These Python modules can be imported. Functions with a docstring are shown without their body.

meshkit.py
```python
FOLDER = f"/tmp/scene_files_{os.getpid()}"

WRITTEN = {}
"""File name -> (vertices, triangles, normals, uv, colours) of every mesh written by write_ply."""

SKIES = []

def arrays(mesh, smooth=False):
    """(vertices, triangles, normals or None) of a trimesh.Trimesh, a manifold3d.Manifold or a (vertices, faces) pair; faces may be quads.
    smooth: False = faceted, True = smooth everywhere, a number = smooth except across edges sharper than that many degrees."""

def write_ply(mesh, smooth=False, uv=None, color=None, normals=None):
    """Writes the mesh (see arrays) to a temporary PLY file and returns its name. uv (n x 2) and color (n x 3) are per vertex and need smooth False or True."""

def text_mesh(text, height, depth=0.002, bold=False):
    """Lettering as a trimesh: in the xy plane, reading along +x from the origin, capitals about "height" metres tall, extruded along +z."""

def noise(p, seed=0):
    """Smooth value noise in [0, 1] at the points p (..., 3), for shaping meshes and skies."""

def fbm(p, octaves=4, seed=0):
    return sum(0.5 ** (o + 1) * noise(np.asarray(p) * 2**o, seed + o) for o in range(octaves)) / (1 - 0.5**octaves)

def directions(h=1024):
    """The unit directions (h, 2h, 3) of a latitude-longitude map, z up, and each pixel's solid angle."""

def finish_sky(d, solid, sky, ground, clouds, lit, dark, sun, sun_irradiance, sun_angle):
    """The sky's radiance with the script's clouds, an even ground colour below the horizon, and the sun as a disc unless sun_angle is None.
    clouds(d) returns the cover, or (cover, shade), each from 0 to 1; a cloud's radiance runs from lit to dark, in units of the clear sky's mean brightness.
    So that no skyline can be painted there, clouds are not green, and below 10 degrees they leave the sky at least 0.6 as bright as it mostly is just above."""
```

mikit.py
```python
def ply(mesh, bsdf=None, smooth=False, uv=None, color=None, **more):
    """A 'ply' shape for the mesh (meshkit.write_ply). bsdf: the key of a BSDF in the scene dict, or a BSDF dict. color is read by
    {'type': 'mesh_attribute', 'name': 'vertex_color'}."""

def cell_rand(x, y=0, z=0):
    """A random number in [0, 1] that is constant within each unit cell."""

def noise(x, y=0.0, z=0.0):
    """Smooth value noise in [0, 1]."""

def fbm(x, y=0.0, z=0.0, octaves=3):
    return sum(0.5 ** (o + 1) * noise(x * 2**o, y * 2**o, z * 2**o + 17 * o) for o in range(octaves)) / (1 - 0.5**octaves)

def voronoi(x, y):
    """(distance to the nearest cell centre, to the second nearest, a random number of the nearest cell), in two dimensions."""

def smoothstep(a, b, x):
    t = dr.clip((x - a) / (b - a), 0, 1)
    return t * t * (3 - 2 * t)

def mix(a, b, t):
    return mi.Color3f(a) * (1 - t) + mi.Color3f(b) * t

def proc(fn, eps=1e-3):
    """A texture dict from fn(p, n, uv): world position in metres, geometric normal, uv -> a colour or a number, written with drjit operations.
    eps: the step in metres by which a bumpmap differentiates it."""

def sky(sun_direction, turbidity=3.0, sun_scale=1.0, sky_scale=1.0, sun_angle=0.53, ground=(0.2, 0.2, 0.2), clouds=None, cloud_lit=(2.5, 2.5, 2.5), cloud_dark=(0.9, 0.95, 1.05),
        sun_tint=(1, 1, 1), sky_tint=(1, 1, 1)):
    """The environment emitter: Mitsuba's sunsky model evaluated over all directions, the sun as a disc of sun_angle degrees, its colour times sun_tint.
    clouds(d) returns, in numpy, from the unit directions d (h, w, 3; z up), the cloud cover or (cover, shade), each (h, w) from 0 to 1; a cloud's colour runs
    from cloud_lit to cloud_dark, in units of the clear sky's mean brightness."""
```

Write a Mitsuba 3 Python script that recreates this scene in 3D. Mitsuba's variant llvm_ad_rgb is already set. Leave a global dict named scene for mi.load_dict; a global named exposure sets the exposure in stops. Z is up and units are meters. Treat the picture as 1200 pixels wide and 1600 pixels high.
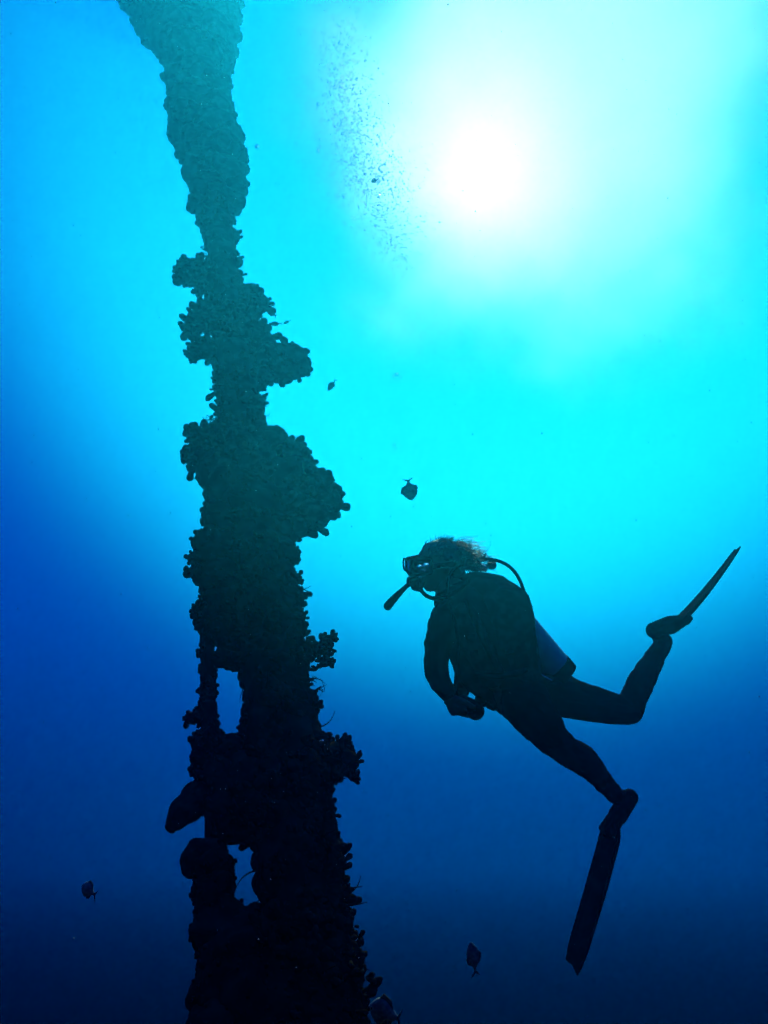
import math
import numpy as np
import trimesh
import manifold3d as m3
import mitsuba as mi
import mikit
import meshkit

T = mi.ScalarTransform4f
scene, labels = {}, {}

# ------------------------------------------------------------------ camera, sky, exposure
VFOV, PITCH = 70.0, math.radians(25)
FOC = 800 / math.tan(math.radians(VFOV / 2))
FWD = np.array([0, math.cos(PITCH), math.sin(PITCH)])
RIGHT = np.array([1.0, 0, 0])
UP = np.cross(RIGHT, FWD)


def at(px, py, d):
    """The point d metres ahead of the camera that stands at this place of the 1200 x 1600 photograph."""
    return d * (FWD + (px - 600) / FOC * RIGHT - (py - 800) / FOC * UP)


def unit(v):
    v = np.asarray(v, float)
    return v / np.linalg.norm(v)


scene['camera'] = {'type': 'perspective', 'fov': VFOV, 'fov_axis': 'y', 'near_clip': 0.02, 'far_clip': 2000.0,
                   'to_world': T().look_at(origin=[0, 0, 0], target=FWD.tolist(), up=[0, 0, 1]),
                   'medium': {'type': 'ref', 'id': 'sea_medium'}}
exposure = 7.25
SUN = unit(at(750, 280, 1.0))
BRIGHT = unit(at(850, 195, 1.0))


def clouds(d):
    """A thin bright veil of cloud before the sun, brightest close to it; deep blue sky round about."""
    wisps = meshkit.fbm(d * 7, 4, 3)
    a = np.degrees(np.arccos(np.clip(d @ BRIGHT, -1, 1))) * (0.72 + 0.56 * wisps)
    core = np.degrees(np.arccos(np.clip(d @ SUN, -1, 1)))
    glow = 0.0000072 * np.exp(-(a / 12.5) ** 4) + 0.0000115 * np.exp(-(core * (0.6 + 0.8 * wisps) / 5.5) ** 2) + 0.99997 * np.exp(-(core / 0.22) ** 2)
    return np.ones(a.shape), 1 - glow


scene['sky'] = mikit.sky(SUN.tolist(), turbidity=3, sun_scale=0.0, sky_scale=0.2, ground=(0, 0, 0), clouds=clouds, cloud_lit=(60000, 60000, 32000), cloud_dark=(0.0, 0.04, 0.3))

# ------------------------------------------------------------------ the sea
cosines = np.linspace(-1, 1, 401)
angles = np.degrees(np.arccos(cosines))
phase = np.exp(-(angles / 33.5) ** 6) + 0.0006       # sea water scatters strongly forward
scene['sea_medium'] = {'type': 'homogeneous', 'albedo': {'type': 'rgb', 'value': [0.002, 0.29, 0.61]},
                       'sigma_t': {'type': 'rgb', 'value': [0.027, 0.018, 0.018]},
                       'phase': {'type': 'tabphase', 'values': ','.join('%.6f' % x for x in phase)}}
SURFACE, BOTTOM = 24.0, -4.6
scene['water'] = {'type': 'cube', 'to_world': T().translate([0, 0, (SURFACE + BOTTOM) / 2]).scale([800, 800, (SURFACE - BOTTOM) / 2]),
                  'bsdf': {'type': 'null'}, 'interior': {'type': 'ref', 'id': 'sea_medium'}}
labels['water'] = {'label': 'clear blue sea water, cyan near the sun and dark navy below', 'category': 'water', 'kind': 'structure'}


# ------------------------------------------------------------------ materials
def speckled(dark, pale, scale):
    def fn(p, n, uv):
        return mikit.mix(dark, pale, mikit.smoothstep(0.35, 0.75, mikit.fbm(p.x * scale, p.y * scale, p.z * scale)))
    return mikit.proc(fn)


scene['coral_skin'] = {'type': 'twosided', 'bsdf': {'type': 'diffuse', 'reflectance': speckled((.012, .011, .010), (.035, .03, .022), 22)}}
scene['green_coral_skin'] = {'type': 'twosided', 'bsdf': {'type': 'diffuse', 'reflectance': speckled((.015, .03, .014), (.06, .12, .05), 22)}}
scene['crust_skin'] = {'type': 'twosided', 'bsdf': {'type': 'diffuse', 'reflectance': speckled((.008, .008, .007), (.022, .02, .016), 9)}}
scene['silt'] = {'type': 'diffuse', 'reflectance': {'type': 'rgb', 'value': [.006, .007, .009]}}
scene['neoprene'] = {'type': 'twosided', 'bsdf': {'type': 'principled', 'base_color': {'type': 'rgb', 'value': [.014, .014, .017]}, 'roughness': .7, 'specular': .25}}
scene['body_skin'] = {'type': 'twosided', 'bsdf': {'type': 'diffuse', 'reflectance': {'type': 'mesh_attribute', 'name': 'vertex_color'}}}
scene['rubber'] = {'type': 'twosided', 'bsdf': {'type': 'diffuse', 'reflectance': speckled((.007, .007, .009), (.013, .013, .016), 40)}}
scene['fin_rubber'] = {'type': 'twosided', 'bsdf': {'type': 'diffuse', 'reflectance': speckled((.004, .004, .006), (.009, .009, .012), 20)}}
scene['vest_cloth'] = {'type': 'twosided', 'bsdf': {'type': 'diffuse', 'reflectance': speckled((.011, .011, .013), (.02, .02, .024), 30)}}
scene['tank_paint'] = {'type': 'twosided', 'bsdf': {'type': 'principled', 'base_color': {'type': 'rgb', 'value': [.22, .24, .22]}, 'roughness': .5, 'specular': .5}}
scene['chrome'] = {'type': 'twosided', 'bsdf': {'type': 'roughconductor', 'material': 'Cr', 'alpha': .2}}
scene['hair_strands'] = {'type': 'twosided', 'bsdf': {'type': 'principled', 'base_color': {'type': 'rgb', 'value': [.032, .042, .045]}, 'roughness': .5}}
scene['glass_lens'] = {'type': 'thindielectric'}
scene['fish_scales'] = {'type': 'twosided', 'bsdf': {'type': 'principled', 'base_color': speckled((.05, .055, .06), (.12, .12, .11), 60), 'roughness': .5}}
scene['fish_fin'] = {'type': 'twosided', 'bsdf': {'type': 'diffuse', 'reflectance': {'type': 'rgb', 'value': [.06, .06, .06]}}}
scene['eye_black'] = {'type': 'principled', 'base_color': {'type': 'rgb', 'value': [.01, .01, .01]}, 'roughness': .1}
scene['air'] = {'type': 'dielectric', 'int_ior': 1.0, 'ext_ior': 1.33}
scene['strap_grey'] = {'type': 'twosided', 'bsdf': {'type': 'diffuse', 'reflectance': {'type': 'rgb', 'value': [.45, .42, .45]}}}

rng = np.random.default_rng(11)


# ------------------------------------------------------------------ helpers
def tag(key, label, category=None, group=None, kind=None):
    labels[key] = {k: v for k, v in (('label', label), ('category', category), ('group', group), ('kind', kind)) if v}


used = {}


def numbered(name):
    n = used.get(name, -1) + 1
    used[name] = n
    return name if n == 0 else f'{name}_{n:03d}'


def add(name, mesh, bsdf, smooth=40, **more):
    key = numbered(name)
    scene[key] = mikit.ply(mesh, bsdf, smooth=smooth, **more)
    return key


def merge(parts):
    return trimesh.util.concatenate(parts)


def ball(c, r, sub=2):
    m = trimesh.creation.icosphere(sub, 1.0)
    m.apply_scale(r)
    m.apply_translation(c)
    return m


def rough_ball(c, r, amount=.25, freq=2.2, sub=3, stretch=None, seed=0):
    m = trimesh.creation.icosphere(sub, 1.0)
    v = m.vertices
    k = 1 + amount * (meshkit.fbm(v * freq + np.asarray(c) * 3.7 + seed, 3, seed) - .5) * 2
    v = v * k[:, None] * r
    if stretch is not None:
        v = v @ np.asarray(stretch).T
    return trimesh.Trimesh(v + c, m.faces, process=False)


def frame(z):
    z = unit(z)
    x = unit(np.cross(z, [0.3, 0.9, 0.2] if abs(z[2]) > .9 else [0, 0, 1.0]))
    return x, np.cross(z, x), z


def tube(points, radii, sides=10, dense=8):
    """A smooth tapering tube through the points, with rounded ends."""
    p = np.asarray(points, float)
    r = np.broadcast_to(np.asarray(radii, float), (len(p),))
    if dense and len(p) > 2:
        from scipy.interpolate import CubicSpline
        s = np.r_[0, np.cumsum(np.linalg.norm(np.diff(p, axis=0), axis=1))]
        q = np.linspace(0, s[-1], dense * (len(p) - 1) + 1)
        p, r = CubicSpline(s, p)(q), np.interp(q, s, r)
    t0, t1 = unit(p[0] - p[1]), unit(p[-1] - p[-2])
    caps = [(.5, .866), (.866, .5), (1., .05)]
    p = np.vstack([[p[0] + t0 * r[0] * a for a, _ in caps[::-1]], p, [p[-1] + t1 * r[-1] * a for a, _ in caps]])
    r = np.r_[[r[0] * b for _, b in caps[::-1]], r, [r[-1] * b for _, b in caps]]
    t = np.gradient(p, axis=0)
    t /= np.linalg.norm(t, axis=1, keepdims=True)
    x = frame(t[0])[0]
    rings = []
    ang = np.arange(sides) * 2 * np.pi / sides
    for k in range(len(p)):
        x = unit(x - t[k] * (x @ t[k]))
        y = np.cross(t[k], x)
        rings.append(p[k] + r[k] * (np.cos(ang)[:, None] * x + np.sin(ang)[:, None] * y))
    n = len(p)
    i, j = np.meshgrid(np.arange(n - 1), np.arange(sides), indexing='ij')
    a, b = i * sides + j, i * sides + (j + 1) % sides
    f = np.stack([a, b, b + sides, a + sides], -1).reshape(-1, 4)
    f = np.vstack([f[:, [0, 1, 2]], f[:, [0, 2, 3]]])
    v = np.vstack(rings)
    v = np.vstack([v, p[:1], p[-1:]])
    c = np.arange(sides)
    f = np.vstack([f, np.stack([(c + 1) % sides, c, c * 0 + len(v) - 2], 1), np.stack([(n - 1) * sides + c, (n - 1) * sides + (c + 1) % sides, c * 0 + len(v) - 1], 1)])
    return trimesh.Trimesh(v, f, process=False)


def lathe(profile, a, b, sides=24):
    """A solid of revolution about the line a-b; profile: (fraction along, radius)."""
    a, b = np.asarray(a, float), np.asarray(b, float)
    x, y, z = frame(b - a)
    L = np.linalg.norm(b - a)
    ang = np.arange(sides) * 2 * np.pi / sides
    ring = np.cos(ang)[:, None] * x + np.sin(ang)[:, None] * y
    v = np.vstack([a + z * L * s + ring * max(r, 1e-4) for s, r in profile])
    n = len(profile)
    i, j = np.meshgrid(np.arange(n - 1), np.arange(sides), indexing='ij')
    p, q = i * sides + j, i * sides + (j + 1) % sides
    f = np.stack([p, q, q + sides, p + sides], -1).reshape(-1, 4)
    f = np.vstack([f[:, [0, 1, 2]], f[:, [0, 2, 3]]])
    return trimesh.Trimesh(v, f, process=False)


def sphere_m(c, r, seg=16):
    return m3.Manifold.sphere(float(r), seg).translate([float(x) for x in c])


def chain(*joints):
    """Hulls of the spheres at neighbouring joints: a tapering limb. joints: (point, radius)."""
    s = [sphere_m(c, r) for c, r in joints]
    return [m3.Manifold.batch_hull([s[k], s[k + 1]]) for k in range(len(s) - 1)] if len(s) > 1 else s


def to_trimesh(man):
    m = man.to_mesh()
    return trimesh.Trimesh(np.array(m.vert_properties[:, :3], float), np.array(m.tri_verts), process=True)


def organic(pieces, length=.014, rounds=14):
    man = m3.Manifold.batch_boolean(pieces, m3.OpType.Add).refine_to_length(length)
    m = to_trimesh(man)
    trimesh.smoothing.filter_taubin(m, lamb=.5, nu=.52, iterations=rounds)
    return m


# ------------------------------------------------------------------ sea bed
rad, turn = np.meshgrid(17 * np.linspace(0.01, 1, 60) ** 1.3, np.arange(96) * 2 * np.pi / 96, indexing='ij')
gx, gy = rad * np.cos(turn), rad * np.sin(turn)
gz = -3.4 + .6 * (meshkit.fbm(np.stack([gx * .3, gy * .3, gx * 0], -1), 4, 5) - .5)
i, j = np.meshgrid(np.arange(59), np.arange(96), indexing='ij')
q = np.stack([i * 96 + j, (i + 1) * 96 + j, (i + 1) * 96 + (j + 1) % 96, i * 96 + (j + 1) % 96], -1).reshape(-1, 4)
add('sea_bed', (np.stack([gx, gy, gz], -1).reshape(-1, 3), q), 'silt', True)
tag('sea_bed', 'dark silty sea bed below the mast', 'sea bed', kind='structure')


# ------------------------------------------------------------------ the sunken mast
def depth(py):
    return 1 / (.058 + .000221 * py)


def axis(py, dx=0.0):
    return at(298 + .124 * py + dx, py, depth(py))


def metres(px, d):
    return px * d / FOC


foot_dir = unit(axis(1600) - axis(1400))
MAST_FOOT, MAST_HEAD = axis(1600) + foot_dir * 3.6, axis(-30)
AX, AY, AZ = frame(MAST_HEAD - MAST_FOOT)


def rough_pole(a, b, radius, rings, sides, amount, freq, seed):
    a, b = np.asarray(a), np.asarray(b)
    x, y, z = frame(b - a)
    s = np.linspace(0, 1, rings)
    ang = np.arange(sides) * 2 * np.pi / sides
    rr = np.interp(s, np.linspace(0, 1, len(radius)), radius)
    base = a + s[:, None, None] * (b - a) + 0 * ang[None, :, None]
    out = np.cos(ang)[None, :, None] * x + np.sin(ang)[None, :, None] * y
    k = 1 + amount * 2 * (meshkit.fbm((base + out * .15) * freq, 4, seed) - .5)
    v = (base + out * (rr[:, None] * k)[..., None]).reshape(-1, 3)
    i, j = np.meshgrid(np.arange(rings - 1), np.arange(sides), indexing='ij')
    p, q = i * sides + j, i * sides + (j + 1) % sides
    f = np.stack([p, q, q + sides, p + sides], -1).reshape(-1, 4)
    f = np.vstack([f[:, [0, 1, 2]], f[:, [0, 2, 3]]])
    v = np.vstack([v, [a, b]])
    c = np.arange(sides)
    f = np.vstack([f, np.stack([(c + 1) % sides, c, c * 0 + len(v) - 2], 1), np.stack([(rings - 1) * sides + c, (rings - 1) * sides + (c + 1) % sides, c * 0 + len(v) - 1], 1)])
    return trimesh.Trimesh(v, f, process=False)


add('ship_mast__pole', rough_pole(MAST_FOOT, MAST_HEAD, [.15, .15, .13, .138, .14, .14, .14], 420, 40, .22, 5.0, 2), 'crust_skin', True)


# the knobs that crust everything: three shapes of a stubby rounded finger, about unit size, along +z
def knob_mesh(seed, rings=5, sides=8):
    r = np.random.default_rng(seed)
    prof = [(-.35, .30), (.15, .38), (.55, .50), (.85, .44), (1.05, .20)]
    ang = np.arange(sides) * 2 * np.pi / sides
    v = []
    bend = r.normal(0, .08, 2)
    for z, rad in prof:
        k = rad * (1 + r.normal(0, .10, sides))
        v.append(np.stack([np.cos(ang) * k + bend[0] * z, np.sin(ang) * k + bend[1] * z, np.full(sides, z)], 1))
    v = np.vstack(v + [[[bend[0] * 1.1, bend[1] * 1.1, 1.12]]])
    n = len(prof)
    i, j = np.meshgrid(np.arange(n - 1), np.arange(sides), indexing='ij')
    p, q = i * sides + j, i * sides + (j + 1) % sides
    f = np.stack([p, q, q + sides, p + sides], -1).reshape(-1, 4)
    f = np.vstack([f[:, [0, 1, 2]], f[:, [0, 2, 3]]])
    c = np.arange(sides)
    f = np.vstack([f, np.stack([(n - 1) * sides + c, (n - 1) * sides + (c + 1) % sides, c * 0 + len(v) - 1], 1)])
    return trimesh.Trimesh(v, f, process=False)


KNOBS = [knob_mesh(s) for s in (1, 2, 3, 4)]
KNOB_PLY = [mikit.ply(k, 'coral_skin', smooth=True) for k in KNOBS]
GREEN_PLY = [mikit.ply(k, 'green_coral_skin', smooth=True) for k in KNOBS]


def knob_matrix(p, n, width, length):
    x, y, z = frame(n)
    a = rng.uniform(0, 2 * np.pi)
    x, y = x * math.cos(a) + y * math.sin(a), y * math.cos(a) - x * math.sin(a)
    m = np.eye(4)
    m[:3, 0], m[:3, 1], m[:3, 2], m[:3, 3] = x * width, y * width, z * length, p
    return m


def knob(p, n, width, length):
    k = KNOBS[rng.integers(4)].copy()
    k.apply_transform(knob_matrix(p, n, width, length))
    return k


# crust of small growth over the whole mast, too many pieces to count
crust = []
for k in range(1500):
    py = rng.uniform(-10, 1680) if k % 3 else rng.uniform(560, 1680)
    c, a = axis(py), rng.uniform(0, 2 * np.pi)
    n = AX * math.cos(a) + AY * math.sin(a)
    r = rng.uniform(.012, .034) * (1.25 if py < 500 else 1.0)
    crust.append(rough_ball(c + n * .14, r * 1.3, .3, 1.4, 1, seed=k))
    for _ in range(2):
        n2 = unit(n + rng.normal(0, .45, 3))
        crust.append(knob(c + n * .145 + rng.normal(0, .022, 3), n2, r * .9, r * rng.uniform(.9, 1.6)))


def lump(px, py, rpx, dd=0.0, amount=.28, stretch=None, sub=3, freq=2.2):
    d = depth(py) + dd
    return rough_ball(at(px, py, d), metres(rpx, d), amount, freq, sub, stretch, seed=int(px + py))


# big lumps of growth that fill the mast out between its post and rungs
lumps = [(328, 850, 27), (322, 900, 21), (323, 950, 19), (330, 985, 14), (338, 800, 22), (450, 868, 18), (456, 930, 18), (460, 975, 16), (440, 750, 40), (318, 1160, 20), (316, 1180, 17), (336, 1152, 12), (308, 1200, 12), (350, 815, 34), (345, 860, 36), (345, 905, 36), (348, 950, 36), (352, 985, 30), (365, 1020, 26), (350, 1025, 13), (425, 840, 36), (430, 905, 32), (435, 965, 32), (437, 1010, 34),
         (372, 765, 50), (350, 740, 40), (400, 800, 52), (365, 1180, 32), (345, 1215, 34), (390, 1215, 40), (400, 1260, 36), (345, 1255, 30), (350, 1300, 20), (395, 1285, 22), (440, 1285, 34), (470, 1250, 42), (490, 1215, 28),
         (333, 1355, 30), (334, 1390, 33), (345, 1450, 45), (400, 1466, 46), (370, 1500, 60), (355, 1550, 56), (352, 1600, 54), (455, 1452, 42), (470, 1380, 45), (500, 1450, 40), (515, 1510, 38), (500, 1570, 60), (420, 1570, 80), (380, 1640, 90), (500, 1640, 80),
         (478, 1330, 42), (485, 1300, 40), (395, 1045, 15), (392, 1130, 14), (388, 1110, 12), (395, 1085, 14), (466, 1110, 22), (470, 1160, 22), (320, 1165, 19), (345, 1160, 14)]
for y in range(940, 1160, 9):
    lumps.append((np.interp(y, [940, 1040, 1160], [322, 327, 329]) + rng.uniform(-6, 6), y, rng.uniform(6, 11)))
for x, y, r in lumps:
    m = lump(x, y, r, rng.uniform(-.03, .03))
    crust.append(m)
    d = depth(y)
    nk = int(10 + r * .9)
    nv = m.vertices[rng.integers(0, len(m.vertices), nk)]
    c = at(x, y, d)
    for p in nv:
        w = metres(rng.uniform(4, 7.5), d)
        crust.append(knob(p - unit(p - c) * w * .3, unit(unit(p - c) + rng.normal(0, .3, 3)), w * 1.1, w * rng.uniform(.8, 1.3)))


wr = np.random.default_rng(41)                            # thin whips and hydroids between the corals
for k in range(110):
    py, a = wr.uniform(400, 1600), wr.uniform(0, 2 * np.pi)
    n = AX * math.cos(a) + AY * math.sin(a)
    p = axis(py) + n * .15
    L = wr.uniform(.04, .13)
    side = unit(wr.normal(0, 1, 3))
    crust.append(tube([p, p + n * L * .5 + side * L * .1, p + unit(n + side * .6) * L], [.0035, .0025, .0012], 5, 3))
    for _ in range(wr.integers(0, 4)):
        b0 = p + n * L * wr.uniform(.3, .7)
        crust.append(tube([b0, b0 + unit(n + wr.normal(0, .8, 3)) * L * .3, b0 + unit(n + wr.normal(0, .8, 3)) * L * .5], [.0025, .0018, .001], 5, 2))


def opening(m):
    """Nothing grows across the two gaps between the post and the mast."""
    c = m.vertices.mean(0)
    d = c @ FWD
    x, y = 600 + FOC * (c @ RIGHT) / d, 800 - FOC * (c @ UP) / d
    big = np.ptp(m.vertices, axis=0).max() > .07
    return not big and (((x - 396) / 26) ** 2 + ((y - 1366) / 52) ** 2 < 1 or ((x - 362) / 20) ** 2 + ((y - 1098) / 50) ** 2 < 1)


crust = [m for m in crust if not opening(m)]
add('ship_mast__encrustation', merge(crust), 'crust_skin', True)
labels['ship_mast__encrustation'] = {'label': 'knobbly crust of small coral and shells', 'kind': 'stuff'}

# thin post beside the mast and the rungs that tie it to the mast
post = [(322, 930), (320, 960), (327, 1040), (328, 1120), (325, 1180), (330, 1260), (334, 1340), (338, 1420), (345, 1520), (352, 1620)]
add('ship_mast__side_post', rough_pole(at(322, 930, depth(930)), at(326, 1100, depth(1100)), [.030, .034, .036], 80, 14, .25, 14, 4), 'crust_skin', True)
add('ship_mast__side_post', rough_pole(at(326, 1100, depth(1100)), at(352, 1660, depth(1660)), [.036, .04, .045], 90, 14, .25, 14, 5), 'crust_skin', True)
for y0, x0, y1, x1, r in ((1035, 325, 1028, 420, .03), (1172, 322, 1160, 440, .045), (1300, 332, 1295, 450, .05), (1440, 340, 1432, 470, .05)):
    add('ship_mast__rung', rough_pole(at(x0, y0, depth(y0)), at(x1, y1, depth(y1)), [r, r * .9, r], 40, 14, .3, 12, y0), 'crust_skin', True)

# the overgrown masthead that flares towards the surface
heads = []
for x, y, r in [(330, 338, 22), (326, 305, 31), (345, 318, 28), (364, 318, 17), (368, 296, 17), (320, 268, 34), (352, 280, 34), (312, 232, 36), (348, 245, 38), (300, 200, 36), (340, 212, 38), (303, 168, 38), (335, 178, 32), (300, 132, 42), (332, 140, 28),
                (302, 100, 45), (335, 95, 32), (290, 66, 50), (335, 60, 36), (262, 52, 32), (278, 30, 56), (330, 25, 42), (238, 22, 34), (262, -5, 55), (320, -8, 50), (218, -8, 32)]:
    m = lump(x, y, r, rng.uniform(-.15, .15), .34, None, 3, 1.9)
    heads.append(m)
    c, d = m.vertices.mean(0), depth(y)
    for p in m.vertices[rng.integers(0, len(m.vertices), int(12 + r * 1.3))]:
        w = metres(rng.choice([3.5, 5, 7, 10], p=[.35, .35, .2, .1]), d)
        heads.append(rough_ball(p - unit(p - c) * w * .35, w, .4, 1.6, 1, seed=int(w * 1e4)))
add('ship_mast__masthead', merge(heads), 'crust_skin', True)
labels['ship_mast__masthead'] = {'label': 'hazy overgrown masthead widening close under the surface', 'kind': 'stuff'}
tag('ship_mast', 'tall sunken ship mast crusted with coral, rising left of the diver into the light', 'mast')

# ------------------------------------------------------------------ coral colonies on the mast, each a thing
CORALS = 'coral colonies growing on the mast'


def colony(label, lobes, width, per=1.0, dd=0.0, green=False, up=.2, long=(.7, 1.3), cap=190):
    key = numbered('coral_colony')
    tag(key, label, 'coral', CORALS)
    ply = GREEN_PLY if green else KNOB_PLY
    cs, ms = [], []
    for x, y, r in lobes:
        d = depth(y) + dd + rng.uniform(-.02, .02)
        cs.append((at(x, y, d), metres(r, d), d))
        ms.append(rough_ball(cs[-1][0], cs[-1][1] * .95, .22, 2.4, 3, seed=int(x + y)))
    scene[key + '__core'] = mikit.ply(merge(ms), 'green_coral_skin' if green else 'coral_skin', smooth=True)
    n = 0
    for (c, r, d), (_, _, rp) in zip(cs, lobes):
        for _ in range(int(per * 4.2 * (rp / width) ** 2) + 6):
            v = unit(rng.normal(0, 1, 3))
            p = c + v * r * .94
            if n >= cap or any(np.linalg.norm(p - c2) < r2 * .72 for c2, r2, _ in cs if c2 is not c):
                continue
            w = metres(width * rng.choice([.6, .8, 1.0, 1.25, 1.6], p=[.15, .25, .3, .2, .1]), d)
            m = knob_matrix(p, unit(v + up * np.array([0, 0, 1]) + rng.normal(0, .28, 3)), w, w * rng.uniform(*long))
            scene[f'{key}__branch' + (f'_{n:03d}' if n else '')] = {**ply[rng.integers(4)], 'to_world': T(m)}
            n += 1
    return key


colony('hazy rounded coral sticking out left, highest colony on that side of the mast', [(293, 424, 20), (314, 428, 23), (286, 432, 13), (318, 446, 14)], 7)
colony('pale hazy round coral on the right of the mast, just above two tiny fish', [(386, 457, 14), (406, 474, 16), (394, 490, 13), (378, 480, 18)], 6)
colony('coral with spread stubby fingers on the left, second from the top', [(308, 500, 18), (328, 492, 22), (298, 510, 11)], 8, long=(.9, 1.6))
colony('small coral lump on the left, below the finger coral', [(306, 549, 15), (324, 546, 18)], 7)
colony('broad coral collar across the front of the mast between two side corals', [(355, 503, 30), (385, 520, 30), (410, 535, 20), (352, 530, 22)], 8, dd=-.1)
colony('large smooth edged coral shelf jutting right high on the mast', [(420, 562, 26), (455, 565, 29), (438, 570, 27), (467, 572, 17), (405, 545, 22), (412, 585, 14)], 8, long=(.6, 1.0))
colony('small tuft of pointed coral on the left where the mast is thinnest', [(342, 614, 8), (352, 600, 10), (350, 640, 11)], 6, long=(.9, 1.6))
colony('bushy coral head on the upper left of the thick growth', [(313, 685, 20), (337, 682, 26), (305, 712, 15), (302, 729, 11), (325, 722, 24)], 9, long=(.7, 1.3))
colony('big dark coral mound across the front of the mast', [(380, 700, 38), (395, 735, 42), (360, 740, 34), (425, 690, 27)], 9, dd=-.12)
colony('green tinged coral on the right shoulder of the thick growth', [(458, 716, 23), (474, 730, 19), (445, 704, 22), (445, 735, 24)], 8, green=True, dd=-.05)
colony('largest knobbly coral head bulging right above the diver, level with a round fish', [(488, 772, 34), (512, 786, 24), (488, 806, 28), (460, 785, 36), (468, 822, 20), (520, 768, 15)], 9, long=(.6, 1.2))
colony('small round coral on the left edge, first below the wide growth', [(307, 872, 13), (305, 893, 11)], 7, long=(.6, 1.1))
colony('small double coral knob on the left edge above the thin post', [(309, 955, 11), (311, 972, 10)], 7, long=(.6, 1.1))
colony('tiny coral buds on the right edge of the mast, level with the swimmer\'s shoulders', [(462, 905, 10), (466, 936, 10), (470, 962, 9), (468, 985, 11)], 6, long=(.7, 1.3))
colony('stalked coral cup on the right, on a narrow neck', [(483, 1013, 9), (496, 1016, 11), (507, 1012, 13), (514, 1000, 8), (508, 1033, 10)], 6, long=(.8, 1.5))
colony('short coral stub pointing left from the thin post', [(298, 1122, 10), (310, 1119, 12), (322, 1116, 11)], 6, long=(.6, 1.1))
colony('fan of upright coral fingers on the right, below the stalked coral cup', [(505, 1182, 22), (528, 1180, 23), (545, 1188, 16), (530, 1200, 15), (552, 1212, 9), (498, 1170, 15)], 8, up=.8, long=(1.0, 1.8))
colony('bulging coral knob on the right edge, under the finger fan', [(508, 1245, 12), (505, 1230, 11), (510, 1255, 8)], 7, long=(.6, 1.0))
colony('row of small coral knobs down the lower right edge of the mast', [(523, 1312, 9), (528, 1352, 7), (534, 1400, 8), (538, 1425, 8), (545, 1460, 10), (552, 1492, 9), (554, 1515, 8)], 6, long=(.6, 1.1))


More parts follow.
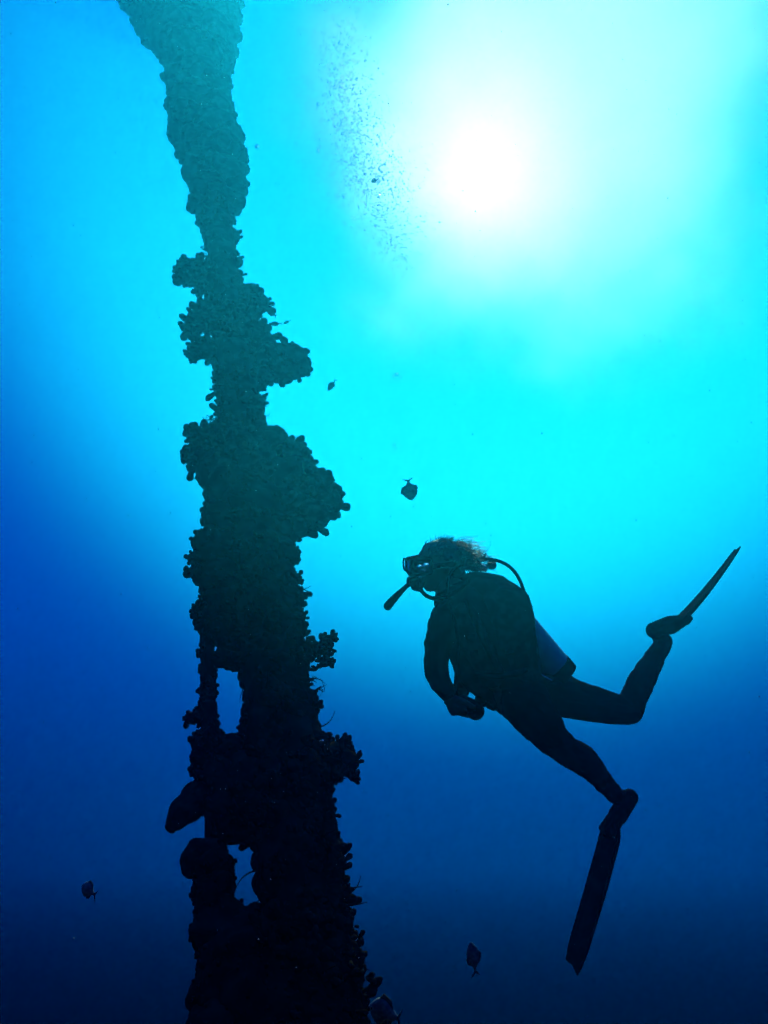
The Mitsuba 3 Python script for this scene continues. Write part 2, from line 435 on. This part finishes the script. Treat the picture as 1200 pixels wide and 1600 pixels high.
def sponge(label, lobes, dd=0.0):
    key = numbered('sea_sponge')
    tag(key, label, 'sponge', 'sponges low on the mast')
    ms = []
    for (x0, y0, r0), (x1, y1, r1) in zip(lobes, lobes[1:]):
        d0, d1 = depth(y0) + dd, depth(y1) + dd
        ms += chain((at(x0, y0, d0), metres(r0, d0)), (at(x1, y1, d1), metres(r1, d1)))
    m = organic(ms, .012, 20)
    k = (meshkit.fbm(m.vertices * 16, 4, 8) - .5) * .04
    m.vertices = m.vertices + m.vertex_normals * k[:, None]
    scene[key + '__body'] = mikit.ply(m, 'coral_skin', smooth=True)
    e0, e1 = lobes[-1], lobes[-2]
    d = depth(e0[1]) + dd
    a, b = at(e1[0], e1[1], d), at(e0[0], e0[1], d)
    z = unit(b - a)
    x, y, _ = frame(z)
    r = metres(e0[2], d)
    ring = [b + z * r * .93 + (x * math.cos(t) + y * math.sin(t)) * r * .38 for t in np.linspace(0, 2 * np.pi, 17)]
    scene[key + '__rim'] = mikit.ply(tube(ring, .006, 8, 2), 'coral_skin', smooth=True)


sponge('smooth blunt sponge leaning down to the left, lowest left bulge but one', [(325, 1232, 26), (304, 1250, 25), (288, 1268, 23), (277, 1281, 19)])
sponge('short rounded sponge on the left edge, below the leaning one', [(330, 1330, 22), (312, 1332, 21), (302, 1340, 20), (300, 1352, 17)])

# ------------------------------------------------------------------ the diver
D0 = 3.3
PXM = D0 / FOC                                             # metres per pixel at the diver


def P(x, y, dd=0.0):
    return at(x, y, D0 + dd)


NEAR, FAR = -.17, .17                                      # the diver's left and right side, nearer and farther
torso = []
rings = [(705, 935, .075, .10), (728, 955, .10, .15), (748, 985, .115, .16), (768, 1015, .115, .15), (785, 1046, .12, .14), (806, 1076, .115, .14)]
balls = []
for x, y, r, half in rings:
    c = P(x, y)
    balls.append([sphere_m(c + np.array([0, s * (half - .04), 0]), r) for s in (-1, 0, 1)])
for a, b in zip(balls, balls[1:]):
    torso.append(m3.Manifold.batch_hull(a + b))
# neck and head
HEAD = P(688, 884)
head = chain((P(704, 930), .062), (P(694, 905), .06))
FACE = unit(P(620, 888, -.05) - HEAD)
CROWN = unit(UP * .98 + RIGHT * .12)
SIDE = unit(np.cross(FACE, CROWN))
CROWN = np.cross(SIDE, FACE)


def hd(f, u, s=0.0):
    """A point of the head: metres forward, up and to the side of its middle."""
    return HEAD + FACE * f + CROWN * u + SIDE * s


head += [m3.Manifold.batch_hull([sphere_m(hd(-.02, .02), .088), sphere_m(hd(.025, .025), .08), sphere_m(hd(.035, -.035), .06), sphere_m(hd(.052, -.085), .030), sphere_m(hd(.0, -.05), .06)])]
head += chain((hd(.095, -.005), .012), (hd(.115, -.032), .014))                       # nose
head += chain((hd(.09, -.062, -.016), .011), (hd(.09, -.062, .016), .011))             # lips
head += chain((hd(.085, .022, -.035), .016), (hd(.092, .022, 0), .015), (hd(.085, .022, .035), .016))   # brow
for s in (-1, 1):
    head += chain((hd(-.012, .012, s * .083), .018), (hd(-.004, -.022, s * .078), .012))   # ears
# near arm hangs down, bent across the belly; far arm behind it
ELBOW, WRIST = P(681, 1048, NEAR - .06), P(700, 1084, NEAR - .16)
arm = chain((P(722, 952, NEAR + .03), .085), (P(697, 968, NEAR), .074), (P(684, 1005, NEAR - .04), .058), (ELBOW, .052), (P(688, 1066, NEAR - .1), .046), (WRIST, .034))
ELBOW2, WRIST2 = P(726, 1052, FAR + .04), P(722, 1080, -.05)
arm += chain((P(735, 955, FAR - .02), .08), (P(728, 1000, FAR + .03), .058), (ELBOW2, .05), (WRIST2, .033))
# legs
HIP1, KNEE1, ANKLE1 = P(815, 1090, NEAR + .05), P(884, 1172, -.02), P(966, 1246, .20)
HIP2, KNEE2, ANKLE2 = P(850, 1078, FAR - .06), P(982, 1111, FAR - .02), P(1038, 1003, FAR + .12)
legs = chain((HIP1, .118), (P(838, 1122, NEAR + .07), .098), (P(862, 1152, -.04), .078), (KNEE1, .064), (P(912, 1188, .07), .068), (P(938, 1216, .14), .05), (ANKLE1, .038))
legs += chain((HIP2, .115), (P(888, 1090, FAR - .05), .096), (P(930, 1101, FAR - .04), .083), (P(965, 1108, FAR - .03), .070), (KNEE2, .066))
legs += chain((KNEE2, .066), (P(992, 1085, FAR), .064), (P(1008, 1055, FAR + .04), .062), (P(1025, 1025, FAR + .08), .048), (ANKLE2, .040))
# feet inside the fins
HEEL1, TOE1 = P(984, 1246, .20), P(948, 1300, .16)
HEEL2, TOE2 = P(1022, 985, FAR + .12), P(1072, 968, FAR + .14)
legs += chain((ANKLE1, .038), (HEEL1, .030)) + chain((HEEL1, .030), (P(966, 1272, .19), .034), (TOE1, .024))
legs += chain((ANKLE2, .040), (HEEL2, .030)) + chain((HEEL2, .030), (P(1048, 980, FAR + .13), .034), (TOE2, .024))


def hand(wrist, knuckle, palm_n, curl, thumb_side):
    """Palm, four unequal bent fingers and a thumb off the side of the palm."""
    fwd = unit(knuckle - wrist)
    n = unit(palm_n - fwd * (palm_n @ fwd))
    across = np.cross(fwd, n) * thumb_side
    out = [m3.Manifold.batch_hull([sphere_m(wrist, .026), sphere_m(wrist + fwd * .03 + across * .018, .018), sphere_m(wrist + fwd * .03 - across * .018, .017),
                                   sphere_m(wrist + fwd * .085 + across * .033, .014), sphere_m(wrist + fwd * .08 - across * .033, .0125)])]
    for k, (o, L) in enumerate(((.030, .072), (.010, .080), (-.011, .074), (-.031, .058))):
        base = wrist + fwd * (.080 - .004 * k) + across * o
        a0, a1, a2 = curl * (.55 + .08 * k), curl * (1.35 + .1 * k), curl * (2.0 + .1 * k)
        d = lambda a: fwd * math.cos(a) + n * math.sin(a)  # noqa: E731
        p1 = base + d(a0) * L * .45
        p2 = p1 + d(a1) * L * .32
        p3 = p2 + d(a2) * L * .26
        out += chain((base - fwd * .01, .011), (p1, .0100), (p2, .0092), (p3, .0082))
    t0 = wrist + fwd * .028 + across * .024
    t1 = t0 + unit(fwd * .7 + across * .75 + n * .25) * .036
    t2 = t1 + unit(fwd * .85 + across * .2 + n * .5) * .030
    t3 = t2 + unit(fwd * .8 + n * .6) * .022
    out += chain((t0, .0155), (t1, .0125), (t2, .011), (t3, .0092))
    return out


hand1 = hand(WRIST, P(716, 1112, NEAR - .17), unit(RIGHT * .8 + FWD * .6), .75, 1)
hand2 = hand(WRIST2, P(716, 1104, -.20), unit(-FWD * .3 - RIGHT * .9), .7, -1)
body = organic(torso + head + arm + legs + hand1 + hand2, .0095, 9)
w = body.vertices
fold = (meshkit.fbm(w * np.array([13, 13, 26.]), 3, 6) - .5) * .016 + (meshkit.fbm(w * 6, 2, 7) - .5) * .010
fold *= np.clip((np.linalg.norm(w - HEAD, axis=1) - .14) / .08, 0, 1) * np.clip((np.minimum(np.linalg.norm(w - WRIST, axis=1), np.linalg.norm(w - WRIST2, axis=1)) - .02) / .1, 0, 1)
body.vertices = w + body.vertex_normals * fold[:, None]
col = np.tile([.013, .013, .016], (len(body.vertices), 1))
w = body.vertices
skin = (np.linalg.norm(w - HEAD, axis=1) < .145) & ((w - P(698, 918)) @ CROWN > -.02)
for wr, kn in ((WRIST, P(716, 1112, NEAR - .17)), (WRIST2, P(716, 1104, -.20))):
    skin |= ((w - wr) @ unit(kn - wr) > .015) & (np.linalg.norm(w - wr, axis=1) < .2)
col[skin] = [.10, .07, .055]
add('person__body', body, 'body_skin', True, color=col)
tag('person', 'diver in a black wetsuit swimming left towards the mast, one leg kicked up behind', 'person')

# hair streaming up and back
hair = []
hr = np.random.default_rng(5)
for k in range(1300):
    f, sd = hr.uniform(-.10, .075), hr.uniform(-1, 1)
    uu = math.sqrt(max(0, 1 - (f + .015) ** 2 / .0105))
    root = hd(f, .020 + .070 * uu * math.sqrt(max(0, 1 - sd * sd * .8)) * (1 if f > -.06 else hr.uniform(-.6, 1)), sd * .072)
    L = hr.uniform(.02, .055) if f > -.03 else hr.uniform(.05, .15)
    lift = unit((root - HEAD) + CROWN * .03)
    back = unit(-FACE * hr.uniform(.3, 1.2) + (CROWN * hr.uniform(.1, .9) if f > -.03 else CROWN * hr.uniform(-.55, .12)) + SIDE * hr.normal(0, .35))
    p1 = root + (back * .8 + lift * .35) * L * .4 + hr.normal(0, .005, 3)
    p2 = p1 + back * L * .35 + hr.normal(0, .006, 3)
    p3 = p2 + unit(back + hr.normal(0, .5, 3)) * L * .35
    hair.append(tube([root - lift * .01, p1, p2, p3], [.0019, .0016, .0011, .0004], 4, 2))
cap = to_trimesh(m3.Manifold.batch_hull([sphere_m(hd(-.022, .026), .088, 24), sphere_m(hd(.012, .042), .074, 24), sphere_m(hd(-.05, -.03), .062, 24)]).refine_to_length(.005))
streak = np.stack([(cap.vertices - HEAD) @ FACE * 18, (cap.vertices - HEAD) @ CROWN * 70, (cap.vertices - HEAD) @ SIDE * 90], -1)
cap.vertices = cap.vertices + cap.vertex_normals * ((meshkit.fbm(streak, 3, 12) - .4) * .022)[:, None]
hair.append(cap)
add('person__hair', merge(hair), 'hair_strands', True)
labels['person__hair'] = {'label': 'short hair drifting up and back'}

# mask: skirt, frame, lens, strap
mk = m3.Manifold.batch_hull([sphere_m(hd(.075, .03, s * .055), .022) for s in (-1, 1)] + [sphere_m(hd(.07, -.012, s * .05), .02) for s in (-1, 1)] + [sphere_m(hd(.135, .028, s * .048), .016) for s in (-1, 1)]
                          + [sphere_m(hd(.14, -.012, s * .04), .016) for s in (-1, 1)] + [sphere_m(hd(.13, -.03, 0), .02)])
add('person__dive_mask__skirt', organic([mk], .008, 6), 'rubber', True)
lens = []
for s in (-1, 1):
    o = [hd(.158, .012 + .027 * math.sin(t), s * .030 + .025 * math.cos(t)) for t in np.linspace(0, 2 * np.pi, 20)]
    add('person__dive_mask__lens_frame', tube(o, .0035, 6, 2), 'rubber', True)
    ring = np.array(o[:-1])
    cc = ring.mean(0)
    add('person__dive_mask__lens', trimesh.Trimesh(np.vstack([ring, [cc]]), [[k, (k + 1) % 19, 19] for k in range(19)], process=False), 'glass_lens', False)
st = [hd(.075 * math.cos(t) - .02 + .02 * math.cos(t), .015 + .012 * -math.cos(t), .100 * math.sin(t)) for t in np.linspace(.55, 2 * np.pi - .55, 22)]
add('person__dive_mask__strap', merge([tube(np.array(st) + CROWN * o, .005, 6, 2) for o in (-.008, 0, .008)]), 'rubber', True)
for s in (-1, 1):
    add('person__eye', ball(hd(.083, .006, s * .032), .013, 3), 'eye_black', True)

# regulator in the mouth with its thick hanging tube
REG = P(652, 908, -.03)
rg = [m3.Manifold.batch_hull([sphere_m(REG, .034), sphere_m(REG + FACE * .012, .030), sphere_m(REG - CROWN * .018 - FACE * .005, .026)])]
rg += chain((REG - FACE * .02, .022), (hd(.088, -.064), .02))
rg += chain((REG - CROWN * .025 + FACE * .012, .018), (P(656, 921, -.03), .011))
add('person__regulator__housing', organic(rg, .007, 8), 'rubber', True)
add('person__regulator__cover', lathe([(0, .001), (.0, .022), (.6, .022), (1, .017), (1, .001)], REG + FACE * .030, REG + FACE * .046), 'rubber', 30)
add('person__regulator__hose', tube([P(641, 911, -.04), P(630, 921, -.05), P(617, 934, -.06), P(606, 947, -.07)], [.010, .011, .016, .019], 14), 'rubber', True)
add('person__regulator__supply_hose', tube([REG + SIDE * -.03, P(660, 925, -.14), P(685, 935, -.24), P(715, 922, -.2), P(738, 890, .02)], .0085, 10), 'rubber', True)

# buoyancy vest round the torso
vest = []
vr = [(740, 935, .092, .13), (764, 944, .105, .14), (780, 965, .125, .17), (786, 1000, .125, .17), (792, 1035, .12, .16), (806, 1066, .11, .15)]
vb = [[sphere_m(P(x, y, .01) + np.array([0, s * (h - .04), 0]), r) for s in (-1, 0, 1)] for x, y, r, h in vr]
for a, b in zip(vb, vb[1:]):
    vest.append(m3.Manifold.batch_hull(a + b))
vest += chain((P(725, 962, NEAR - .03), .06), (P(742, 1005, NEAR - .04), .065), (P(768, 1052, NEAR - .03), .06))
vest += chain((P(726, 1000, .0), .09), (P(745, 1045, -.02), .105), (P(778, 1072, -.02), .10))
vest += chain((P(718, 965, FAR), .055), (P(735, 1010, FAR), .06), (P(760, 1055, FAR - .03), .06))
vm = organic(vest, .013, 12)
vm.vertices = vm.vertices + vm.vertex_normals * ((meshkit.fbm(vm.vertices * 14, 3, 4) - .5) * .02)[:, None]
add('person__buoyancy_vest__shell', vm, 'vest_cloth', True)
for pts in ([P(730, 940, NEAR - .13), P(748, 985, NEAR - .15), P(775, 1040, NEAR - .13)], [P(742, 1052, NEAR - .1), P(785, 1056, NEAR - .14), P(822, 1046, NEAR - .1)]):
    add('person__buoyancy_vest__strap', tube(pts, .012, 8), 'rubber', True)
for x, y in ((741, 1020), (796, 1018), (736, 995)):
    add('person__buoyancy_vest__buckle', trimesh.creation.box([.03, .012, .02], transform=trimesh.transformations.translation_matrix(P(x, y, NEAR - .15))), 'rubber', False)
add('person__buoyancy_vest__trim', tube([P(840, 1051, NEAR + .02), P(851, 1057, NEAR + .02), P(862, 1063, NEAR + .03)], .0035, 6), 'strap_grey', True)
# weight belt bumps at the waist
for x, y in ((752, 1100), (768, 1106), (781, 1108)):
    add('person__weight', organic(chain((P(x - 3, y - 6, -.08), .022), (P(x + 4, y - 3, -.06), .022)), .008, 5), 'rubber', True)


# fins
def fin(heel, toe, tip, width_dir, w0, w1, bend):
    name = numbered('person__fin')
    fwd = unit(toe - heel)
    run = unit(tip - toe)
    wd = unit(width_dir - run * (width_dir @ run))
    nn = np.cross(fwd, wd)
    pocket = chain((heel, .040), ((heel + toe) / 2, .045), (toe, .024)) + [m3.Manifold.batch_hull([sphere_m(toe + wd * s * w0 * .36, .013) for s in (-1, 1)] + [sphere_m((heel + toe) / 2, .04)])]
    scene[name + '__foot_pocket'] = mikit.ply(organic(pocket, .01, 10), 'fin_rubber', smooth=True)
    nL, nW = 26, 9
    s = np.linspace(0, 1, nL)
    root = heel + (toe - heel) * .72
    mid = toe + (tip - toe) * .35 + bend * .5
    line = ((1 - s) ** 2)[:, None] * root + (2 * s * (1 - s))[:, None] * mid + (s ** 2)[:, None] * tip
    half = np.interp(s, [0, .12, .5, .9, 1], [w0 * .55, w0, (w0 + w1) / 2 * 1.05, w1, w1 * .8]) / 2
    thick = np.interp(s, [0, .3, 1], [.010, .006, .0025])
    tt = np.gradient(line, axis=0)
    tt /= np.linalg.norm(tt, axis=1, keepdims=True)
    a = np.linspace(-1, 1, nW)
    top, bot = [], []
    for k in range(nL):
        wk = unit(wd - tt[k] * (wd @ tt[k]))
        nk = np.cross(tt[k], wk)
        notch = .012 * (1 - np.abs(a)) * (s[k] > .97)
        base = line[k] + a[:, None] * half[k] * wk - notch[:, None] * tt[k]
        top.append(base + nk * thick[k])
        bot.append(base - nk * thick[k])
    v = np.vstack(top + bot)
    i, j = np.meshgrid(np.arange(nL - 1), np.arange(nW - 1), indexing='ij')
    q = np.stack([i * nW + j, i * nW + j + 1, (i + 1) * nW + j + 1, (i + 1) * nW + j], -1).reshape(-1, 4)
    o = nL * nW
    e = [q, q[:, ::-1] + o]
    for j0 in (0, nW - 1):
        k = np.arange(nL - 1) * nW + j0
        e.append(np.stack([k, k + nW, k + nW + o, k + o], 1) if j0 == 0 else np.stack([k + nW, k, k + o, k + nW + o], 1))
    for i0 in (0, nL - 1):
        k = i0 * nW + np.arange(nW - 1)
        e.append(np.stack([k + 1, k, k + o, k + 1 + o], 1) if i0 == 0 else np.stack([k, k + 1, k + 1 + o, k + o], 1))
    scene[name + '__blade'] = mikit.ply((v, np.vstack(e)), 'fin_rubber', smooth=40)
    for sd in (0, nW - 1):
        rail = np.array([(top[k][sd] + bot[k][sd]) / 2 for k in range(0, nL, 3)])
        scene[name + '__side_rail' + ('' if sd == 0 else '_001')] = mikit.ply(tube(rail, np.linspace(.010, .004, len(rail)), 8, 3), 'fin_rubber', smooth=True)
    strap = [heel + nn * .030 * math.cos(t) - fwd * (.03 + .02 * math.sin(t)) + wd * .045 * math.sin(2 * t) for t in np.linspace(0, np.pi, 8)]
    return name


fin(HEEL1, TOE1, P(893, 1512, .06), unit(P(930, 1390)) - RIGHT * .45, .18, .19, RIGHT * .05)
fin(HEEL2, TOE2, P(1153, 856, FAR + .20), unit(P(1115, 910)) - RIGHT * .24, .17, .09, np.array([-0.01, 0, -.03]))

# ------------------------------------------------------------------ tank on the back, with valve and hoses
TB, TT = P(873, 1057, .13), P(762, 925, .13)
R = .092
n = 12
prof = [(0, .001), (0, R * .8), (.02, R * .95), (.05, R)] + [(.84, R)] + [(.84 + .12 * math.sin(a), R * (.25 + .75 * math.cos(a))) for a in np.linspace(.1, math.pi / 2, n)] + [(1.0, .02), (1.0, .001)]
tag('scuba_tank', 'grey scuba tank strapped along the back of the diver', 'scuba tank')
scene['scuba_tank__cylinder'] = mikit.ply(lathe(prof, TB, TT, 40), 'tank_paint', smooth=30)
scene['scuba_tank__boot'] = mikit.ply(lathe([(0, .001), (0, R * 1.03), (1, R * 1.03), (1, R * .9)], TB - unit(TT - TB) * .008, TB + unit(TT - TB) * .05, 40), 'rubber', smooth=30)
TX = unit(TT - TB)
VAL = TT + TX * .035
scene['scuba_tank__valve'] = mikit.ply(merge([lathe([(0, .02), (.6, .02), (1, .014)], TT - TX * .01, VAL + TX * .02), lathe([(0, .001), (0, .014), (1, .014), (1, .001)], VAL - FWD * .04, VAL + FWD * .04)]), 'chrome', smooth=30)
scene['scuba_tank__valve__knob'] = mikit.ply(merge([lathe([(0, .001), (0, .017), (.2, .021), (.8, .021), (1, .017), (1, .001)], P(766, 883, .02), P(771, 882, .0)), tube([VAL, P(756, 885, .06), P(767, 883, .02)], .005, 8)]), 'rubber', smooth=30)
scene['scuba_tank__first_stage'] = mikit.ply(merge([lathe([(0, .001), (0, .02), (.3, .026), (.7, .026), (1, .018), (1, .001)], P(741, 892, .04), P(746, 866, .04)), lathe([(0, .001), (0, .015), (1, .015), (1, .001)], P(733, 880, .02), P(760, 889, .04))]), 'chrome', smooth=30)
scene['scuba_tank__hose'] = mikit.ply(tube([P(742, 878, .04), P(758, 874, 0), P(780, 877, -.03), P(800, 889, -.05), P(814, 911, -.06), P(821, 938, -.06), P(822, 962, -.07), P(827, 988, -.1), P(826, 1012, -.13)], .0075, 12), 'rubber', smooth=True)
scene['scuba_tank__hose_001'] = mikit.ply(tube([P(737, 880, .03), P(748, 874, 0), P(756, 870, -.02), P(759, 865, -.03)], [.006, .006, .005, .004], 10), 'rubber', smooth=True)
scene['scuba_tank__hose_002'] = mikit.ply(tube([P(736, 884, .03), P(722, 882, -.05), P(706, 893, -.12), P(700, 920, -.2), P(708, 960, -.28), P(716, 1020, -.32), P(712, 1066, -.34), P(716, 1092, -.34)], .007, 10), 'rubber', smooth=True)

# gauge console held in the hands
GC, GD = P(722, 1097, -.33), P(743, 1111, -.31)
tag('gauge_console', 'rounded dark gauge console held at the hands of the diver', 'dive gauge')
scene['gauge_console__housing'] = mikit.ply(organic(chain((GC, .030), (P(733, 1105, -.32), .038), (GD, .037)) + chain((GC, .028), (P(712, 1090, -.32), .02)), .008, 8), 'rubber', smooth=True)
scene['gauge_console__dial'] = mikit.ply(lathe([(0, .022), (1, .024), (1, .001)], P(732, 1107, -.353), P(732, 1107, -.362)), 'rubber', smooth=30)

# ------------------------------------------------------------------ fish
FISHES = 'fish swimming round the mast'


def fish(label, centre, length, height, thick, heading, top, fork=.5, tail=.22):
    """heading: unit vector tail -> mouth; top: direction of the back."""
    key = numbered('fish')
    tag(key, label, 'fish', FISHES)
    h = unit(heading)
    t = unit(top - h * (np.asarray(top) @ h))
    s = np.cross(h, t)
    prof = np.array([(0, .02), (.04, .22), (.12, .5), (.25, .82), (.4, 1.0), (.55, .96), (.7, .74), (.84, .40), (.94, .2), (1.0, .16)])
    ang = np.arange(16) * 2 * np.pi / 16
    body_len = length * (1 - tail)
    nose = np.asarray(centre) + h * length / 2
    v = []
    for f, r in prof:
        c = nose - h * body_len * f
        v.append(c + np.cos(ang)[:, None] * t * height / 2 * r + np.sin(ang)[:, None] * s * thick / 2 * r ** .8)
    v = np.vstack(v + [[nose]])
    n = len(prof)
    i, j = np.meshgrid(np.arange(n - 1), np.arange(16), indexing='ij')
    p, q = i * 16 + j, i * 16 + (j + 1) % 16
    f = np.stack([p, q, q + 16, p + 16], -1).reshape(-1, 4)
    f = np.vstack([f[:, [0, 1, 2]], f[:, [0, 2, 3]]])
    c = np.arange(16)
    f = np.vstack([f, np.stack([(c + 1) % 16, c, c * 0 + len(v) - 1], 1)])
    scene[key + '__body'] = mikit.ply(trimesh.Trimesh(v, f, process=False), 'fish_scales', smooth=True)

    def plate(pts, th):
        pts = np.array(pts)
        m = len(pts)
        vv = np.vstack([pts + s * th, pts - s * th])
        ff = [[0, k, k + 1] for k in range(1, m - 1)] + [[m, m + k + 1, m + k] for k in range(1, m - 1)]
        for k in range(m):
            k2 = (k + 1) % m
            ff += [[k, k + m, k2 + m], [k, k2 + m, k2]]
        return trimesh.Trimesh(vv, ff, process=False)

    end = nose - h * body_len * .97
    th = thick * .04
    scene[key + '__tail_fin'] = mikit.ply(plate([end, end - h * length * tail + t * height * .42, end - h * length * tail * fork, end - h * length * tail - t * height * .42], th), 'fish_fin')
    a, b = nose - h * body_len * .3, nose - h * body_len * .85
    scene[key + '__dorsal_fin'] = mikit.ply(plate([a + t * height * .40, (a * .7 + b * .3) + t * height * .66, (a * .2 + b * .8) + t * height * .52, b + t * height * .15], th), 'fish_fin')
    a = nose - h * body_len * .5
    scene[key + '__anal_fin'] = mikit.ply(plate([b - t * height * .15, (a * .3 + b * .7) - t * height * .5, (a * .8 + b * .2) - t * height * .58, a - t * height * .42], th), 'fish_fin')
    for k, sg in enumerate((-1, 1)):
        scene[key + '__eye' + ('' if k == 0 else '_001')] = mikit.ply(ball(nose - h * body_len * .13 + t * height * .08 + s * sg * thick * .27, height * .045, 2), 'eye_black', smooth=True)


def dirn(dx, dy, dz=0.0):
    """A direction given as seen in the photograph: right, down, away."""
    return unit(RIGHT * dx - UP * dy + FWD * dz)


def px(n, d):
    return n * d / FOC


fish('deep bodied round fish hanging in open water above the diver\'s head', at(640, 764, 5.0), px(37, 5.0), px(23, 5), px(9, 5), dirn(.18, .95, .2), dirn(-1, .1, 0), tail=.18)
fish('slim fish slanting down to the left, in open water right of the coral shelf', at(519, 601, 7.0), px(23, 7), px(8.5, 7), px(5, 7), dirn(-.6, .8, .1), dirn(-.8, -.6, 0))
fish('tiny slim fish swimming level, just right of the mast', at(431, 506, 6.0), px(24, 6), px(6, 6), px(4, 6), dirn(-1, 0, .1), dirn(0, -1, 0))
fish('faintest tiny fish, right behind the level one', at(449, 503, 7.5), px(14, 7.5), px(4, 7.5), px(3, 7.5), dirn(-.9, .35, .2), dirn(0, -1, 0))
fish('small oval fish close to the pale round coral', at(426, 490, 6.2), px(17, 6.2), px(9, 6.2), px(4, 6.2), dirn(-.8, -.55, 0), dirn(.5, -.8, 0))
fish('little fish among the rising bubbles', at(586, 282, 7.5), px(13, 7.5), px(6.5, 7.5), px(4, 7.5), dirn(-.9, .2, .2), dirn(0, -1, 0))
fish('dark upright fish low in the water below the diver\'s fin', at(740, 1500, 3.2), px(54, 3.2), px(21, 3.2), px(12, 3.2), dirn(-.15, -.98, .1), dirn(1, -.1, .3))
fish('dark blurred fish low on the left, away from the mast', at(140, 1392, 3.6), px(34, 3.6), px(24, 3.6), px(12, 3.6), dirn(-.85, -.3, .4), dirn(.2, -.9, 0))
fish('dark round fish at the bottom, beside the foot of the mast', at(603, 1583, 2.8), px(58, 2.8), px(44, 2.8), px(22, 2.8), dirn(-.9, -.1, .4), dirn(0, -1, 0), tail=.16)

# ------------------------------------------------------------------ bubbles
br = np.random.default_rng(23)
path = np.array([(525, 40, 34), (528, 110, 44), (540, 180, 52), (560, 240, 58), (583, 300, 56), (605, 350, 46), (622, 390, 34), (628, 425, 18)], float)
spots = []
for k in range(3600):
    y = br.triangular(-20, 260, 440)
    x = np.interp(y, path[:, 1], path[:, 0]) + br.normal(0, .62) * np.interp(y, path[:, 1], path[:, 2])
    r = .44 + abs(br.normal(0, .42))
    spots.append((x, y, r, br.uniform(4.6, 5.8)))
lone = [([(620, 585, 3.2, 4.0), (614, 588, 2.0, 4.0), (626, 589, 1.8, 4.0)], 'one of a few faint bubbles in open water, below the plume', 'faint bubbles below the plume'),
        ([(616, 695, 2.4, 3.6), (618, 700, 1.6, 3.6)], 'faint tiny bubble a little above the round fish', 'faint bubbles above the round fish'),
        ([(402, 229, 3.4, 5)], 'single bubble close to the right side of the hazy masthead', None)]
spots += [(497, 163, 2.6, 5.2), (497, 236, 2.4, 5.2), (500, 218, 2.2, 5.2), (535, 209, 2.2, 5.2)]
near_mask = [(656, 886, 4.0, 3.05), (666, 884, 5.0, 3.05), (661, 891, 2.0, 3.08), (664, 893, 1.5, 3.08), (656, 902, 1.4, 3.08)]
spots.sort(key=lambda s: -s[2])
BUB = trimesh.creation.icosphere(2, 1.0)
BUB_PLY = mikit.ply(BUB, 'air', smooth=True)


def bubble_matrix(x, y, r, d):
    m = np.eye(4)
    s = px(r, d)
    m[:3, :3] = np.diag([s * 1.08, s * 1.08, s * .86])
    m[:3, 3] = at(x, y, d)
    return m


for k, (x, y, r, d) in enumerate(spots[:150]):
    key = numbered('bubble')
    scene[key] = {**BUB_PLY, 'to_world': T(bubble_matrix(x, y, r, d))}
    tag(key, 'small air bubble rising towards the bright surface', 'bubble', 'air bubbles rising in a plume')
for k, (x, y, r, d) in enumerate(near_mask):
    key = numbered('bubble')
    scene[key] = {**BUB_PLY, 'to_world': T(bubble_matrix(x, y, r, d))}
    tag(key, 'shiny air bubble beside the mask of the diver', 'bubble', 'bubbles beside the mask')
for found, text, group in lone:
    for x, y, r, d in found:
        key = numbered('bubble')
        scene[key] = {**BUB_PLY, 'to_world': T(bubble_matrix(x, y, r, d))}
        tag(key, text, 'bubble', group)
rest = []
small = trimesh.creation.icosphere(1, 1.0)
for x, y, r, d in spots[150:]:
    b = small.copy()
    b.apply_transform(bubble_matrix(x, y, r, d))
    rest.append(b)
add('bubble_stream', merge(rest), 'air', True)
tag('bubble_stream', 'fine stream of tiny bubbles drifting up under the bright surface', 'bubbles', kind='stuff')

# ------------------------------------------------------------------ specks adrift in the water
scene['speck_white'] = {'type': 'twosided', 'bsdf': {'type': 'diffuse', 'reflectance': {'type': 'rgb', 'value': [.5, .5, .45]}}}
sr = np.random.default_rng(77)
bits = []
for k in range(420):
    d = sr.uniform(1.2, 3.0)
    bits.append(rough_ball(at(sr.uniform(-100, 1300), sr.uniform(-100, 1700), d), sr.uniform(.0005, .0013), .5, 1.5, 1, seed=k))
add('drifting_specks', merge(bits), 'speck_white', True)
tag('drifting_specks', 'pale specks adrift in the water', 'plankton', kind='stuff')
